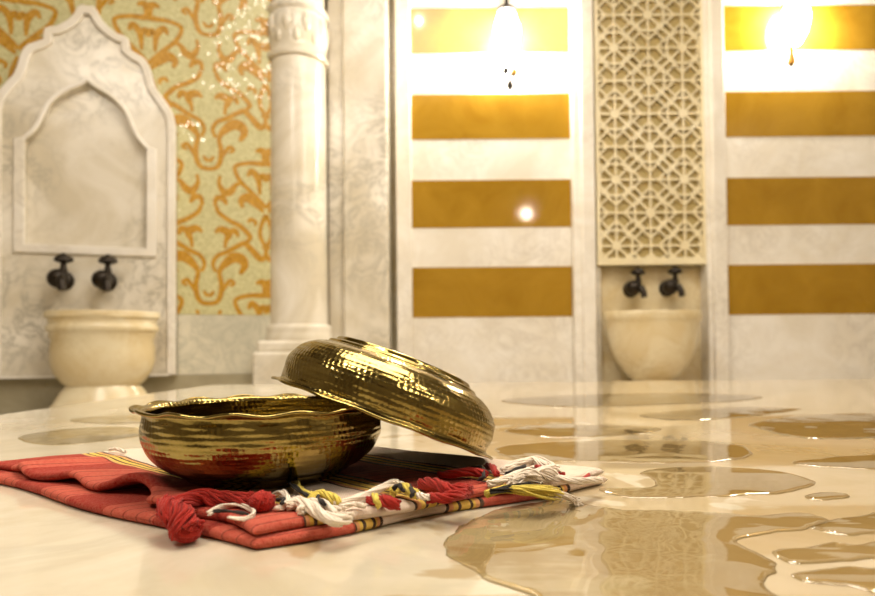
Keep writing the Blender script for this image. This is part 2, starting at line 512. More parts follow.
for j in range(-6, 9):
    for i in range(-2, 3):
        off = 0 if i % 2 == 0 else .5
        cx, cz = cx0+i*PX/2, cz0+(j+off)*P
        if cz > TOP+.3 or cz < lz0-.4: continue
        y0 = 4.184
        bar(cx-PX/2, cz, cx+PX/2, cz, W*.75, y0)
        bar(cx, cz-P/2, cx, cz+P/2, W*.75, y0+.0003)
        for sx, sz in ((1, 1), (1, -1), (-1, 1), (-1, -1)):
            bar(cx, cz, cx+sx*PX/4, cz+sz*P/4, W*.8, y0+.0006)
        r1 = .255*P
        ring = [(cx+r1*math.cos(rad(22.5+45*k)), cz+r1*math.sin(rad(22.5+45*k))) for k in range(8)]
        for k in range(8):
            a, b = ring[k], ring[(k+1) % 8]
            bar(*a, *b, W*.85, y0+.0009)
        for sx in (1, -1):
            for sz in (1, -1):
                # kites and broken star lines between the octagons
                bar(cx+sx*PX*.5, cz+sz*P*.12, cx+sx*PX*.12, cz+sz*P*.5, W*.75, y0+.0012)
                bar(cx+sx*PX*.105, cz+sz*P*.255, cx+sx*PX*.25, cz+sz*P*.40, W*.7, y0+.0015)
                bar(cx+sx*PX*.255, cz+sz*P*.105, cx+sx*PX*.40, cz+sz*P*.25, W*.7, y0+.0018)
                bar(cx+sx*PX*.06, cz+sz*P*.0, cx, cz+sz*P*.06, W*.8, y0+.0021)
mb.build('star_lattice', M['lattice'], th, M=Mi)

struct(MB().box(nx0, nx1, 4.27, YW-.002, FLOOR+.002, lz0-.002).build('wall_niche', M['marble_aged']))
# ledge under the lattice (returns of the niche)
trim('trim_5', [(nx0, X(600, 4.2), 4.2, 4.269, FLOOR+.002, lz0-.002), (X(708, 4.2), nx1, 4.2, 4.269, FLOOR+.002, lz0-.002)], M['marble'], .01)

# ------------------------------------------------------------------ basins
def basin(name, label, loc, rz, prof, seg=64, sy=1.0, foot=None, mat='marble_aged'):
    th = thing(name, label, 'basin', loc, rz)
    mb = MB(); mb.lathe(prof, seg, sy=sy)
    autosmooth(mb.build('bowl', M[mat], th), 50)
    if foot:
        mb = MB(); mb.lathe(foot, seg, sy=sy, cap=True)
        autosmooth(mb.build('foot', M[mat], th), 50)
    return th
# right basin
yb = 4.03
c = at_y(653, 345, yb)
def rz_(px, py, y, cxm):
    p = at_y(px, py, y); return abs(p.x-cxm), p.z
zt, zl, zb = at_y(653, 312, yb).z, at_y(653, 320, yb).z, at_y(653, 377, yb).z
R = (at_y(701, 320, yb).x - at_y(605, 320, yb).x)/2
h = zt-zb
prof = [(.02, zt-.16), (R*.55, zt-.15), (R*.80, zt-.06), (R*.88, zt-.004), (R*.92, zt), (R*.985, zt-.001), (R, zt-.012), (R*.995, zl), (R*.965, zl-.012),
        (R*.95, zl-.03), (R*.93, zt-h*.35), (R*.87, zt-h*.55), (R*.77, zt-h*.74), (R*.62, zt-h*.9), (R*.5, zb), (R*.3, zb-.01)]
foot = [(R*.30, FLOOR+.001), (R*.52, FLOOR+.001), (R*.52, FLOOR+.05), (R*.42, FLOOR+.09), (R*.44, zb+.015), (R*.3, zb+.02)]
basin('marble_basin', 'plain rounded marble wash basin under the pierced lattice screen', (c.x, yb, 0), 0, prof, sy=.72, foot=foot)
# left basin on the rotated wall
pz = Vector((0, 0, 0))
cl_s, _ = on_left(103, 340)
off = .22
pc = O + S*cl_s + N*off
cy_ = pc.y
k = (Vector((pc.x, pc.y)).length and F/pc.y)
def zc(py): return at_y(103, py, cy_).z
pcx = at_y(103.5, 340, cy_).x
pc = Vector((pcx, cy_, 0))
R = (at_y(158.5, 320, cy_).x - at_y(48, 320, cy_).x)/2*.94
prof = [(.02, zc(345)), (R*.55, zc(343)), (R*.78, zc(325)), (R*.86, zc(314)), (R*.9, zc(312)), (R*.98, zc(312)), (R, zc(314)), (R*1.0, zc(318)), (R*.945, zc(319.5)), (R*.94, zc(325)),
        (R*.975, zc(326.5)), (R*.97, zc(331)), (R*.92, zc(332.5)), (R*.915, zc(337)), (R*.885, zc(340)), (R*.91, zc(350)), (R*.91, zc(362)), (R*.84, zc(373)), (R*.72, zc(382)), (R*.62, zc(386)), (R*.4, zc(387))]
foot = [(R*.4, FLOOR+.001), (R*.98, FLOOR+.001), (R*.96, FLOOR+.03), (R*.86, FLOOR+.06), (R*.74, zc(392)), (R*.64, zc(386)+.004), (R*.4, zc(385))]
basin('moulded_basin', 'marble wash basin with moulded rim below the carved arch', pc, A, prof, sy=.62, foot=foot, mat='marble_aged')

# ------------------------------------------------------------------ carved arched fountain panel
th = thing('carved_fountain_panel', 'white marble fountain panel with scalloped ogee top and arched recess, above the left basin', 'fountain panel', O + N*.001)
Mi = Matrix.Translation(-Vector(th.location)) @ WL
right = [(88, 7.4), (93, 7.6), (96.5, 9.5), (99, 14), (101, 18.5), (105, 24), (109.5, 28.5), (114, 32), (118, 35), (124, 37), (129, 40), (130, 45), (130, 50.5), (134, 53), (138, 55.5), (143.5, 58.5), (147.5, 63),
         (150.5, 69), (152.5, 76), (154.5, 84), (157.5, 91), (162, 97), (166.5, 103), (170.5, 109), (174, 116), (176, 126)]
half = []
s0, _ = on_left(88, 7.4, .06)
for p in right:
    s, z = on_left(p[0], p[1], .06); half.append((s-s0, z))
half[0] = (0, half[0][1])
zbot = on_left(90, 376, .06)[1]
w = half[-1][0]
outer = half + [(w, zbot)]
outline = [(s0+a, b) for a, b in outer] + [(s0-a, b) for a, b in reversed(outer) if a > 1e-6]
# arch opening (cusped ogee)
ar = [(88, 82.5), (92, 86), (98, 90), (106, 94.5), (113, 100), (119, 106), (124, 112), (128, 120), (132, 130), (137, 139), (142, 145), (147, 150)]
ah = []
for p in ar:
    s, z = on_left(p[0], p[1], .06); ah.append((s-s0, z))
ah[0] = (0, ah[0][1])
zf = on_left(88, 246.5, .06)[1]
aw = ah[-1][0]
opening = catmull(ah, 3) + [(aw, zf)]
hole = [(s0+a, b) for a, b in opening] + [(s0-a, b) for a, b in reversed(opening) if a > 1e-6]
def scaled(loop_half, d, zlow):
    """inset/outset a symmetric half loop by d along its normals"""
    out = []
    n = len(loop_half)
    for i in range(n):
        a = Vector(loop_half[max(0, i-1)]); b = Vector(loop_half[min(n-1, i+1)])
        tng = (b-a).normalized(); nr = Vector((tng.y, -tng.x))     # points left/down for inset of a right half traversed downwards
        p = Vector(loop_half[i])+nr*d
        out.append((max(0, p.x), p.y))
    out[0] = (0, out[0][1])
    return out
MT = lambda n: Mi @ Matrix.Translation((0, 0, n))
autosmooth(plate('panel_slab', [outline, hole], .05, M['marble'], th, .003, MT(.040)), 30)
MB().box(s0-aw-.03, s0+aw+.03, zf-.03, ah[0][1]+.02, .0135, .022).build('recess_panel', M['marble'], th, M=Mi)
# raised outer border following the scallops
inner = scaled(half, .048, 0)
inner = [(a, b) for a, b in inner] + [(w-.048, zbot)]
il = [(s0+a, b) for a, b in inner] + [(s0-a, b) for a, b in reversed(inner) if a > 1e-6]
autosmooth(plate('scalloped_border', [outline, il], .024, M['marble_plain'], th, .007, MT(.062+.011)), 50)
# raised moulding round the arch recess
ob_ = scaled(catmull(ah, 3), -.022, 0)
# keep the moulding's top point sharp
mo = ob_ + [(aw+.055, ob_[-1][1]-.012), (aw+.055, zf-.05)]
ml = [(s0+a, b) for a, b in mo] + [(s0-a, b) for a, b in reversed(mo) if a > 1e-6]
hi = catmull(ah, 3) + [(aw, zf)]
hl = [(s0+a, b) for a, b in hi] + [(s0-a, b) for a, b in reversed(hi) if a > 1e-6]
autosmooth(plate('recess_moulding', [ml, hl], .02, M['marble_plain'], th, .006, MT(.062+.009)), 50)

# plinth course below the carved panel
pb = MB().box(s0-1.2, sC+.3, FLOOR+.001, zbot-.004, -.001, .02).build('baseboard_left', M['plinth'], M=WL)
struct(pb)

# ------------------------------------------------------------------ damask mosaic
strokes = [
 [(29.5,273.5,1.4),(34,265.5,2.6),(31.5,258.8,3.6),(24,257,3.8),(16,263,2.8),(10,272,1.6),(12,284.3,1.8),(10.7,296.4,1.8),(6.7,302.4,1.6),(0,303.8,1.5)],
 [(0,295.7,1.3),(2.6,294.5,1.3),(4.7,291,.9)],
 [(6.7,272,1.2),(4,264,1.4),(8,256,1.5),(17.4,251.4,1.7),(29.5,244,1.8),(34.9,242.7,2),(42.9,250.7,2.3),(49.6,257.4,2.4),(54,254.8,1.6),(54.5,248,1.2),(51,245,1)],
 [(20,286,1),(24,283,1.2),(20,280.3,1.4),(16,285.6,1.4),(12,292.3,1.2)],
 [(7.3,206,1.4),(9.9,212.6,1.6),(20,220,1.7),(30,225,1.8),(38.8,234,1.8),(38.8,237.7,1.6),(34,243,1.5)],
 [(6,232.7,.9),(11,229,2.4),(18.7,232.7,2.8),(16,241.5,1.4),(15.5,248,1.2)],
 [(18.7,232,2),(25,230,2.2),(28,236,1)],
 [(43.8,224,1),(45,220,1.3),(40,217.6,1.5),(37.6,221,1)],
 [(55,212,1.6),(49.5,226.4,1.5),(50,236.5,1.5),(55,245,1.4)],
 [(11,175,1.2),(9.9,183,1.4),(14.9,191.6,2.6),(21,190,2.6),(26,183,1.6),(31,181.6,1.2)],
 [(45,148,1),(50,146,2.2),(54.5,150,2.8),(54,159,2.2),(39,160,1.6),(27.5,163,1.5),(25,168,1.5),(30,179,1.6),(39,188,1.6),(49,198,1.6),(55,205,1.4)],
 [(37.6,174,1),(41,168,2.2),(47.6,176,2.2),(49,192,1)],
 [(48,176,2),(52.5,172,2.2),(55,178,1.4)],
 [(32.5,206,1.2),(31,199,2.4),(37.6,195.5,3.6),(45,201,2.8),(52.7,209.5,1)],
 [(6,206,1.2),(7.3,198,1.8),(13.6,198,2.2),(17,204,1)],
]
def damask(name, label, smin, smax, zmin, zmax):
    th = thing(name, label, 'mosaic panel', O + S*(smin+smax)/2 + N*.001 + Vector((0, 0, zmin)))
    Mi = Matrix.Translation(-Vector(th.location)) @ WL
    MB().box(smin, smax, zmin, zmax, .000, .010).build('mosaic_ground', M['tessera_green'], th, M=Mi)
    kx = 1/160.0
    sa, za = on_left(209, 304)             # teardrop tip
    bm = bmesh.new()
    lift = 0
    for ci in range(-14, 6):
        for ri in range(-1, 8):
            for si, st_ in enumerate(strokes):
                pts = catmull(st_, 5)
                for mir in (1, -1):
                    P2 = []
                    for dx, y, hw in pts:
                        xx = sa + (ci*110 + mir*dx)*kx
                        zz = za + (304-y)*kx + ri*135*kx
                        P2.append((xx, zz, hw*kx*1.4))
                    if max(p[0] for p in P2) < smin-.1 or min(p[0] for p in P2) > smax+.1: continue
                    if max(p[1] for p in P2) < zmin-.1 or min(p[1] for p in P2) > zmax+.1: continue
                    lift = (lift+1) % 23
                    L, Rr = [], []
                    n = len(P2)
                    for i in range(n):
                        a, b = P2[max(0, i-1)], P2[min(n-1, i+1)]
                        tx, tz = b[0]-a[0], b[1]-a[1]
                        q = math.hypot(tx, tz) or 1
                        nx, nz = -tz/q*P2[i][2], tx/q*P2[i][2]
                        zz = .0112+lift*.00004
                        L.append(bm.verts.new((P2[i][0]+nx, P2[i][1]+nz, zz)))
                        Rr.append(bm.verts.new((P2[i][0]-nx, P2[i][1]-nz, zz)))
                    for i in range(n-1):
                        f = bm.faces.new((L[i], L[i+1], Rr[i+1], Rr[i]))
    for co, no in (((smin+.001, 0, 0), (-1, 0, 0)), ((smax-.001, 0, 0), (1, 0, 0)), ((0, zmin+.001, 0), (0, -1, 0)), ((0, zmax-.001, 0), (0, 1, 0))):
        g = bm.verts[:]+bm.edges[:]+bm.faces[:]
        bmesh.ops.bisect_plane(bm, geom=g, plane_co=co, plane_no=no, clear_outer=True)
    for f in bm.faces:
        f.normal_update()
        if f.normal.z < 0: f.normal_flip()
    me = bpy.data.meshes.new('damask_inlay')
    bm.to_mesh(me); bm.free()
    me.transform(Mi)
    link('damask_inlay', me, M['tessera_gold'], th)
zm = on_left(220, 315)[1]
mz1 = TOP-.05
damask('damask_mosaic', 'sparkling pale green mosaic panel with gold scrolls between carved fountain panel and column', s0+.02, sC+.12, zm, mz1)
damask('damask_mosaic', 'pale green mosaic panel with gold scrolls at the left picture edge, behind the carved panel', -1.3, s0+.018, zm, mz1)
struct(MB().box(s0+w+.002, sC+.12, zbot-.003, zm-.002, .0, .014).build('wall_dado', M['marble_grey'], M=WL))

# ------------------------------------------------------------------ column
yc = 3.95
colx = at_y(298, 200, yc).x
r = 30/F*yc*.985
th = thing('marble_column', 'engaged marble column with carved capital and stepped base, right of the mosaic', 'column', (colx, yc, FLOOR))
def cz(py): return at_y(298, py, yc).z - FLOOR
mb = MB(); mb.lathe([(.02, cz(334)), (r*1.0, cz(334)), (r*.985, cz(300)), (r*.955, cz(66)), (.02, cz(66))], 64)
autosmooth(mb.build('shaft', M['marble'], th), 50)
mb = MB()
mb.lathe([(.02, cz(67)), (r*1.03, cz(67)), (r*1.07, cz(64)), (r*1.03, cz(61)), (r*.96, cz(59)), (r*.99, cz(52)), (r*1.04, cz(42)), (r*1.02, cz(30)), (r*.97, cz(23)), (r*1.05, cz(21)), (r*1.09, cz(18.5)), (r*1.05, cz(16)),
          (r*.92, cz(14)), (r*.92, cz(-12)), (r*1.08, cz(-16)), (r*1.1, cz(-40)), (.02, cz(-40))], 64)
for i in range(10):
    a = 2*PI*i/10 + .2
    for dz, rr in ((36, .05), (47, .04)):
        aa = a + (.31 if dz == 47 else 0)
        mb.ball((math.cos(aa)*r*.90, math.sin(aa)*r*.90, cz(dz)), rr*.8, 12, 8, (1, 1, 2.0))
autosmooth(mb.build('capital', M['marble'], th), 60)
mb = MB(); mb.lathe([(.02, cz(-39.5)), (r*.98, cz(-39.5)), (r*.98, TOP-.01-FLOOR), (.02, TOP-.01-FLOOR)], 48)
autosmooth(mb.build('upper_shaft', M['marble'], th), 50)
mb = MB(); mb.lathe([(.02, cz(342)), (r*1.14, cz(342)), (r*1.16, cz(339)), (r*1.12, cz(335)), (r*1.10, cz(332)), (r*1.12, cz(329)), (r*1.09, cz(326.5)), (r*1.0, cz(325)), (.02, cz(325))], 64)
autosmooth(mb.build('base_ring', M['marble'], th), 50)
mb = MB()
q = r*1.2
mb.box(-q, q, -q, q, cz(352), cz(341))
q = r*1.32
mb.box(-q, q, -q, q, .002, cz(351.5))
bevel(mb.build('plinth', M['marble'], th, M=Matrix.Rotation(rad(8), 4, 'Z')), .02, 3)

# ------------------------------------------------------------------ taps
def tap(label, loc, face, group='bronze taps over the basins', turn=0.0, s=1.0):
    """face: rotation about z so that local -y points into the room"""
    th = thing('wall_tap', label, 'tap', loc, face)
    def pp(n, mb, mat='bronze'): return autosmooth(mb.build(n, M[mat], th, M=Matrix.Scale(s, 4)), 50)
    RX_ = Matrix.Rotation(PI/2, 4, 'X')
    mb = MB(); mb.lathe([(.001, 0), (.036, 0), (.038, .006), (.030, .014), (.016, .018), (.014, .05), (.02, .052), (.02, .06), (.001, .062)], 28, RX_); pp('wall_flange', mb)
    mb = MB(); mb.ball((turn*.012, -.075, 0), .036, 24, 14, (1, 1.0, 1)); pp('body', mb)
    tx = .026+turn*.01
    mb = MB()
    mb.tube(catmull([(tx*.3, -.07, -.004), (tx*.8, -.105, -.004), (tx, -.125, -.018), (tx*1.2, -.132, -.048)], 5), [.016]*8+[.014]*8, 14); pp('spout', mb)
    mb = MB()
    mb.lathe([(.014, .02), (.013, .035), (.010, .048), (.010, .056), (.012, .062), (.001, .063)], 18, Matrix.Translation((tx*.75, -.075, 0))); pp('stem', mb)
    mb = MB()
    mb.lathe([(.001, .060), (.025, .061), (.034, .066), (.034, .074), (.025, .085), (.011, .090), (.008, .095), (.001, .098)], 6, Matrix.Translation((tx*.75, -.075, 0))); pp('handle', mb)
    return th
for px, py, lab in ((62, 280, 'dark bronze tap over the moulded basin, nearer the left picture edge'), (105.5, 281, 'dark bronze tap over the moulded basin, nearer the mosaic')):
    s, z = on_left(px, py, .1)
    tap(lab, O + S*s + N*.063 + Vector((0, 0, z)), A, s=1.5)
for px, py, lab in ((635.5, 288, 'dark bronze tap under the lattice screen, nearer the left pilaster'), (672.5, 287, 'dark bronze tap under the lattice screen, nearer the right pilaster')):
    p = at_y(px, py, 4.27-.11)
    tap(lab, (p.x, 4.2695, p.z), 0.0, turn=-.9, s=1.5)

# ------------------------------------------------------------------ hanging lamps
def lamp(label, px, pcap, pbot, drops, yl=4.105):
    top = at_y(px, pcap, yl); bot = at_y(px, pbot, yl)
    H = top.z-bot.z
    th = thing('hanging_lamp', label, 'lamp', (top.x, yl, bot.z))
    pz = H
    mb = MB(); mb.tube([(0, 0, pz+.03), (0, 0, TOP-bot.z-.02)], .013, 10); mb.build('rod', M['iron'], th, True)
    mb = MB(); mb.lathe([(.001, TOP-bot.z-.001), (.06, TOP-bot.z-.001), (.055, TOP-bot.z-.02), (.012, TOP-bot.z-.045), (.001, TOP-bot.z-.045)], 24); mb.build('ceiling_cap', M['iron'], th, True)
    mb = MB(); mb.lathe([(.001, pz+.06), (.026, pz+.06), (.034, pz+.04), (.066, pz+.028), (.070, pz+.003), (.05, pz), (.001, pz)], 32); autosmooth(mb.build('top_cap', M['iron'], th), 40)
    g = [(.001, pz-.001), (.05, pz-.001), (.066, pz-H*.10), (.084, pz-H*.25), (.089, pz-H*.40), (.080, pz-H*.58), (.066, pz-H*.76), (.044, pz-H*.9), (.028, pz-H*1.0), (.001, pz-H*1.0)]
    mb = MB(); mb.lathe([(a, b) for a, b in catmull(g, 3)], 36); mb.build('glass_globe', M['globe'], th, True)
    for dx, dy, z0, z1, mat in drops:
        mb = MB()
        mb.lathe([(.001, z0), (.007, z0-.004), (.014, (z0*.5+z1*.5)), (.027, z1+.014), (.024, z1+.001), (.001, z1)], 16, Matrix.Translation((dx, dy, 0)))
        d = autosmooth(mb.build('glass_drop', M[mat], th), 50); d['label'] = 'small amber glass drop' if mat == 'amber' else 'dark pointed finial'
        mb = MB(); mb.lathe([(.001, z1), (.018, z1-.001), (.010, z1-.014), (.001, z1-.022)], 14, Matrix.Translation((dx, dy, 0))); mb.build('drop_tip', M['iron'], d, True)
    return th
lamp('lit white glass lamp hanging in front of the gold bands left of the lattice screen', 506.5, 13.5, 66, [(.040, -.05, .0, -.085, 'amber'), (-.014, -.05, .0, -.07, 'iron'), (.017, -.02, -.06, -.16, 'iron')])
lamp('lit white glass lamp hanging in front of the gold bands right of the lattice screen', 795, 3, 44, [(-.062, -.05, .0, -.165, 'amber')])

# ------------------------------------------------------------------ folded cloth
TA, TB, TD = at_z(248, 553), at_z(613, 485), Vector((-.415, .525, 0))
TC = TB + TD - TA + Vector((-.01, .0, 0))
LU, LVm = (TD-TA).length, (TB-TA).length
def quad(u, v):
    return (TA*(1-u)*(1-v) + TD*u*(1-v) + TB*(1-u)*v + TC*u*v)
towel = thing('folded_cloth', 'folded red and white striped cotton cloth with tassels, lying under the brass bowls', 'cloth', (quad(.5, .5).x, quad(.5, .5).y, 0))
Mt = Matrix.Translation(-Vector(towel.location))
def ss(a, b, x):
    t_ = max(0, min(1, (x-a)/(b-a))); return t_*t_*(3-2*t_)
def params(n, L, r):
    e = [0, .04, .12, .25, .42, .65, 1.0]
    a = [x*r/L for x in e]
    return a[:-1] + [a[-1] + (1-2*a[-1])*i/n for i in range(n+1)] + [1-x for x in reversed(a[:-1])]
def cloth_layer(name, u0, u1, v0, v1, zbase, thick, push, lift, rr=.0045, nu=110, nv=80, seed=0, vshift=0.0):
    """closed padded sheet; push(u,v)->offset of the plan position, lift(u,v)->extra height"""
    US, VS = params(nu, LU*(u1-u0), rr), params(nv, LVm*(v1-v0), rr)
    nU, nV = len(US), len(VS)
    verts, faces, uv = [], [], []
    lu, lv = LU*(u1-u0), LVm*(v1-v0)
    for side in (1, -1):
        for i, a in enumerate(US):
            for j, b in enumerate(VS):
                u, v = u0+(u1-u0)*a, v0+(v1-v0)*b
                e = min(a*lu, (1-a)*lu, rr)/rr
                e2 = min(b*lv, (1-b)*lv, rr)/rr
                hh_ = math.sqrt(max(0, 1-(1-e)**2))*math.sqrt(max(0, 1-(1-e2)**2))
                p = quad(u, v) + push(u, v)
                flat = ss(.060, .085, math.hypot(p.x+.133, p.y-.4655)) if zbase > .003 else 1
                nz = noise.noise(Vector((p.x*28+seed, p.y*28, seed))) * .0009 * flat
                z = zbase + thick/2 + side*thick/2*hh_ + lift(u, v)*flat + nz*(1 if side > 0 else .3)
                verts.append((p.x, p.y, max(z, .0002)))
    def idx(s, i, j): return s*nU*nV + i*nV + j
    for i in range(nU-1):
        for j in range(nV-1):
            q = [(US[i], VS[j]), (US[i], VS[j+1]), (US[i+1], VS[j+1]), (US[i+1], VS[j])]
            qq = [((u0+(u1-u0)*a)*LU, (v0+(v1-v0)*b)*LVm-vshift) for a, b in q]
            faces.append((idx(0, i, j), idx(0, i, j+1), idx(0, i+1, j+1), idx(0, i+1, j))); uv.append(qq)
            faces.append((idx(1, i, j), idx(1, i+1, j), idx(1, i+1, j+1), idx(1, i, j+1))); uv.append([qq[0], qq[3], qq[2], qq[1]])
    mb = MB(); mb.add(verts, faces, uv)
    o = mb.build(name, M['cloth'], towel, True, M=Mt)
    bm = bmesh.new(); bm.from_mesh(o.data)
    bmesh.ops.remove_doubles(bm, verts=bm.verts, dist=1e-6)
    bmesh.ops.recalc_face_normals(bm, faces=bm.faces)
    bm.to_mesh(o.data); bm.free()
    for p in o.data.polygons: p.use_smooth = True
    return o
eU = (TD-TA).normalized(); eV = (TB-TA).normalized()
def push_low(u, v):
    return eV*(.004*math.sin(u*9+1)*(1-v)) + eU*(-.004*math.sin(v*11)*(1-u)) + eV*(.006*math.sin(u*14))*(v > .9)*0
cloth_layer('lower_layer', 0, 1, 0, 1, .0002, .0068, push_low, lambda u, v: 0, seed=3, vshift=.027)
def push_up(u, v):
    k = 1-ss(0, .35, v)
    k2 = ss(.02, .16, u)
    o = eV*((.004 + k2*(.010 + .011*math.exp(-((u-.42)/.10)**2) - .010*math.exp(-((u-.30)/.05)**2)) + .005*math.sin(u*23))*k)
    o += eU*((.003*math.sin(v*13+.6))*(1-ss(0, .3, u)))
    return o
def lift_up(u, v):
    k = 1-ss(.0, .30, v)
    z = .010*math.exp(-((u-.42-.25*v)/.055)**2)*k + .005*math.exp(-((u-.62-.2*v)/.05)**2)*k + .006*math.exp(-((u-.80-.1*v)/.05)**2)*(1-ss(0, .5, v))
    z += .004*math.exp(-((u-.27)/.04)**2)*k
    z += .0012*ss(.9, 1, v)
    return z
cloth_layer('upper_layer', 0.0, .985, 0.0, .975, .0068, .0062, push_up, lift_up, seed=9)
# the mouth of the fold at the front corner: thin inner ply showing between the two layers

# tassels and fringes (parts of the cloth)
def strands(pts, r, n, col, rs=.0011, twist=5, jit=.25, splay=0.0, big=.68, name='tassel', label=None):
    """n threads twisted about a path of (px, py, z)"""
    r *= big; rs *= .85; twist *= .6
    base = [Vector(at_z(a, b, z)) for a, b, z in pts]
    path = [Vector(p) for p in catmull(base, 8)]
    mb = MB()
    m = len(path)
    for k in range(n):
        ph = 2*PI*random.random(); q = r*math.sqrt(random.random())
        jv = [Vector((random.gauss(0, 1), random.gauss(0, 1), random.gauss(0, .6)))*r*jit for _ in range(5)]
        th_pts = []
        end = random.uniform(.86, 1.0)
        for i in range(int(m*end)):
            t_ = i/(m-1)
            tg = (path[min(i+1, m-1)] - path[max(0, i-1)]).normalized()
            a = tg.cross(Vector((0, 0, 1)))
            a = a.normalized() if a.length > 1e-4 else Vector((1, 0, 0))
            b = tg.cross(a)
            an = ph + twist*t_*2*PI/3
            f = q*(1+splay*t_*t_*3)
            jj = jv[int(t_*3.999)]*(1-(t_*3.999 % 1)) + jv[int(t_*3.999)+1]*(t_*3.999 % 1)
            p = path[i] + (a*math.cos(an) + b*math.sin(an))*f + jj*(1+splay*t_*2)
            p.z = max(p.z, .0012)
            th_pts.append(p)
        if len(th_pts) > 2: mb.tube(th_pts, [rs*random.uniform(.8, 1.2)]*len(th_pts), 5)
    o = mb.build(name, M[col], towel, True, M=Mt)
    if label: o['label'] = label
    return o
def knot(px, py, z, r, col, n=90, name='knot', label=None, rs=.0012, sc=(1, 1, .8)):
    r *= .8
    c0 = Vector(at_z(px, py, z))
    mb = MB()
    for k in range(n):
        ax = Vector((random.gauss(0, 1), random.gauss(0, 1), random.gauss(0, 1))).normalized()
        u_ = ax.orthogonal().normalized(); w_ = ax.cross(u_)
        q = r*random.uniform(.82, 1.05); o_ = ax*random.uniform(-.35, .35)*r
        a0 = random.random()*6.28; aL = random.uniform(2.5, 5.5)
        pts = []
        for i in range(15):
            a = a0+aL*i/14
            d = o_ + (u_*math.cos(a)+w_*math.sin(a))*q
            pts.append(c0 + Vector((d.x*sc[0], d.y*sc[1], d.z*sc[2])))
        mb.tube(pts, rs, 5)
    for k in range(150):
        d = Vector((random.gauss(0, 1), random.gauss(0, 1), abs(random.gauss(0, 1)))).normalized()
        d = Vector((d.x*sc[0], d.y*sc[1], d.z*sc[2]))
        bend = Vector((random.gauss(0, 1), random.gauss(0, 1), random.gauss(0, .5)))*r*.12
        mb.tube([c0+d*r*.8, c0+d*r*1.02+bend*.5, c0+d*r*random.uniform(1.1, 1.3)+bend], rs*.45, 4)
    mb.ball(c0, r*.72, 14, 8, sc)
    o = mb.build(name, M[col], towel, True, M=Mt)
    if label: o['label'] = label
    return o
Z = .0152
strands([(250, 500, Z+.002), (225, 499, Z+.001), (200, 498, Z+.002), (178, 505, Z+.002), (172, 517, Z-.003)], .0042, 60, 'th_red', .0012, big=1.0, label='thick red tassel cord')
strands([(168, 506, Z+.001), (176, 513, .016), (184, 522, .012), (188, 534, .0065)], .0050, 70, 'th_red', .0012, splay=.15, big=1.15, label='red tassel hanging over the near edge')
knot(187, 530, .0075, .0085, 'th_red', 110, label='red pompom at the near edge')
strands([(208, 514, Z-.001), (222, 506, Z), (240, 505, Z), (254, 512, Z), (246, 519, Z-.002), (225, 517, Z-.002)], .0016, 8, 'th_white', .0007, label='white fringe loop')
strands([(208, 512, Z-.001), (228, 511, Z), (250, 515, Z)], .0008, 4, 'th_black', .0008, label='black fringe thread')
knot(262, 502, .0185, .0078, 'th_red', 110, label='red knotted tassel')
strands([(274, 496, Z), (282, 492, Z+.004), (288, 500, Z+.003), (283, 508, Z), (274, 509, Z)], .0018, 14, 'th_white', .0009, label='white fringe loop')
strands([(276, 500, Z+.002), (284, 499, Z+.004), (281, 505, Z+.003)], .0009, 5, 'th_black', .0008)
strands([(288, 506, Z+.001), (300, 502, Z+.003), (312, 508, Z+.002), (322, 515, Z), (336, 520, Z), (352, 517, Z-.001)], .0040, 46, 'th_white', .0011, label='white fringe cord')
strands([(300, 512, Z), (310, 503, Z+.003), (325, 505, Z+.003), (340, 514, Z)], .0032, 34, 'th_white', .0011)
strands([(286, 478, Z), (296, 484, Z+.002), (304, 493, Z+.002), (318, 497, Z+.002)], .0026, 24, 'th_yellow', .001, label='yellow fringe cord')
strands([(288, 482, Z+.001), (298, 489, Z+.004), (310, 498, Z+.002)], .0013, 6, 'th_black', .0009)
strands([(312, 500, Z+.002), (322, 494, Z+.004), (334, 499, Z+.003), (340, 505, Z)], .0034, 34, 'th_yellow', .001, label='yellow fringe knot')
strands([(318, 496, Z+.005), (321, 501, Z+.006), (326, 506, Z+.004)], .0013, 6, 'th_black', .0009)
strands([(336, 506, Z), (352, 500, Z+.001), (368, 494, Z+.002), (384, 487, Z+.003), (394, 483, Z+.003), (404, 486, Z+.002)], .0026, 30, 'th_white', .001, label='white fringe cord')
strands([(342, 508, Z), (354, 504, Z+.001), (366, 507, Z)], .0016, 12, 'th_white', .0009)
strands([(372, 499, Z+.001), (380, 500, Z+.002), (390, 503, Z+.001), (400, 505, Z)], .0042, 44, 'th_red', .0011, label='red fringe cord')
strands([(374, 495, Z+.004), (377, 500, Z+.006), (379, 506, Z+.002)], .0022, 14, 'th_yellow', .001)
strands([(392, 492, Z+.002), (402, 487, Z+.004), (412, 492, Z+.003), (420, 496, Z+.001)], .0036, 36, 'th_yellow', .001, label='yellow fringe knot')
strands([(393, 489, Z+.005), (399, 485, Z+.007), (404, 492, Z+.006)], .0014, 7, 'th_black', .0009)
strands([(410, 486, Z+.005), (413, 492, Z+.006), (411, 498, Z+.003)], .0013, 6, 'th_black', .0009)
strands([(418, 495, Z+.002), (426, 497, Z+.002), (432, 496, Z+.001)], .0022, 16, 'th_white', .001)
strands([(424, 484, Z+.002), (440, 487, Z+.004), (456, 492, Z+.003), (470, 490, Z+.001)], .0054, 66, 'th_red', .0012, label='thick red fringe cord')
strands([(430, 498, Z), (448, 497, Z+.003), (466, 494, Z+.001)], .0040, 40, 'th_red', .0011)
strands([(440, 476, Z), (458, 473, Z+.003), (476, 472, Z+.003), (488, 476, Z+.001)], .0036, 36, 'th_red', .0011)
strands([(470, 468, Z+.001), (482, 468, Z+.003), (484, 476, Z+.003), (478, 480, Z)], .0016, 8, 'th_black', .0009)
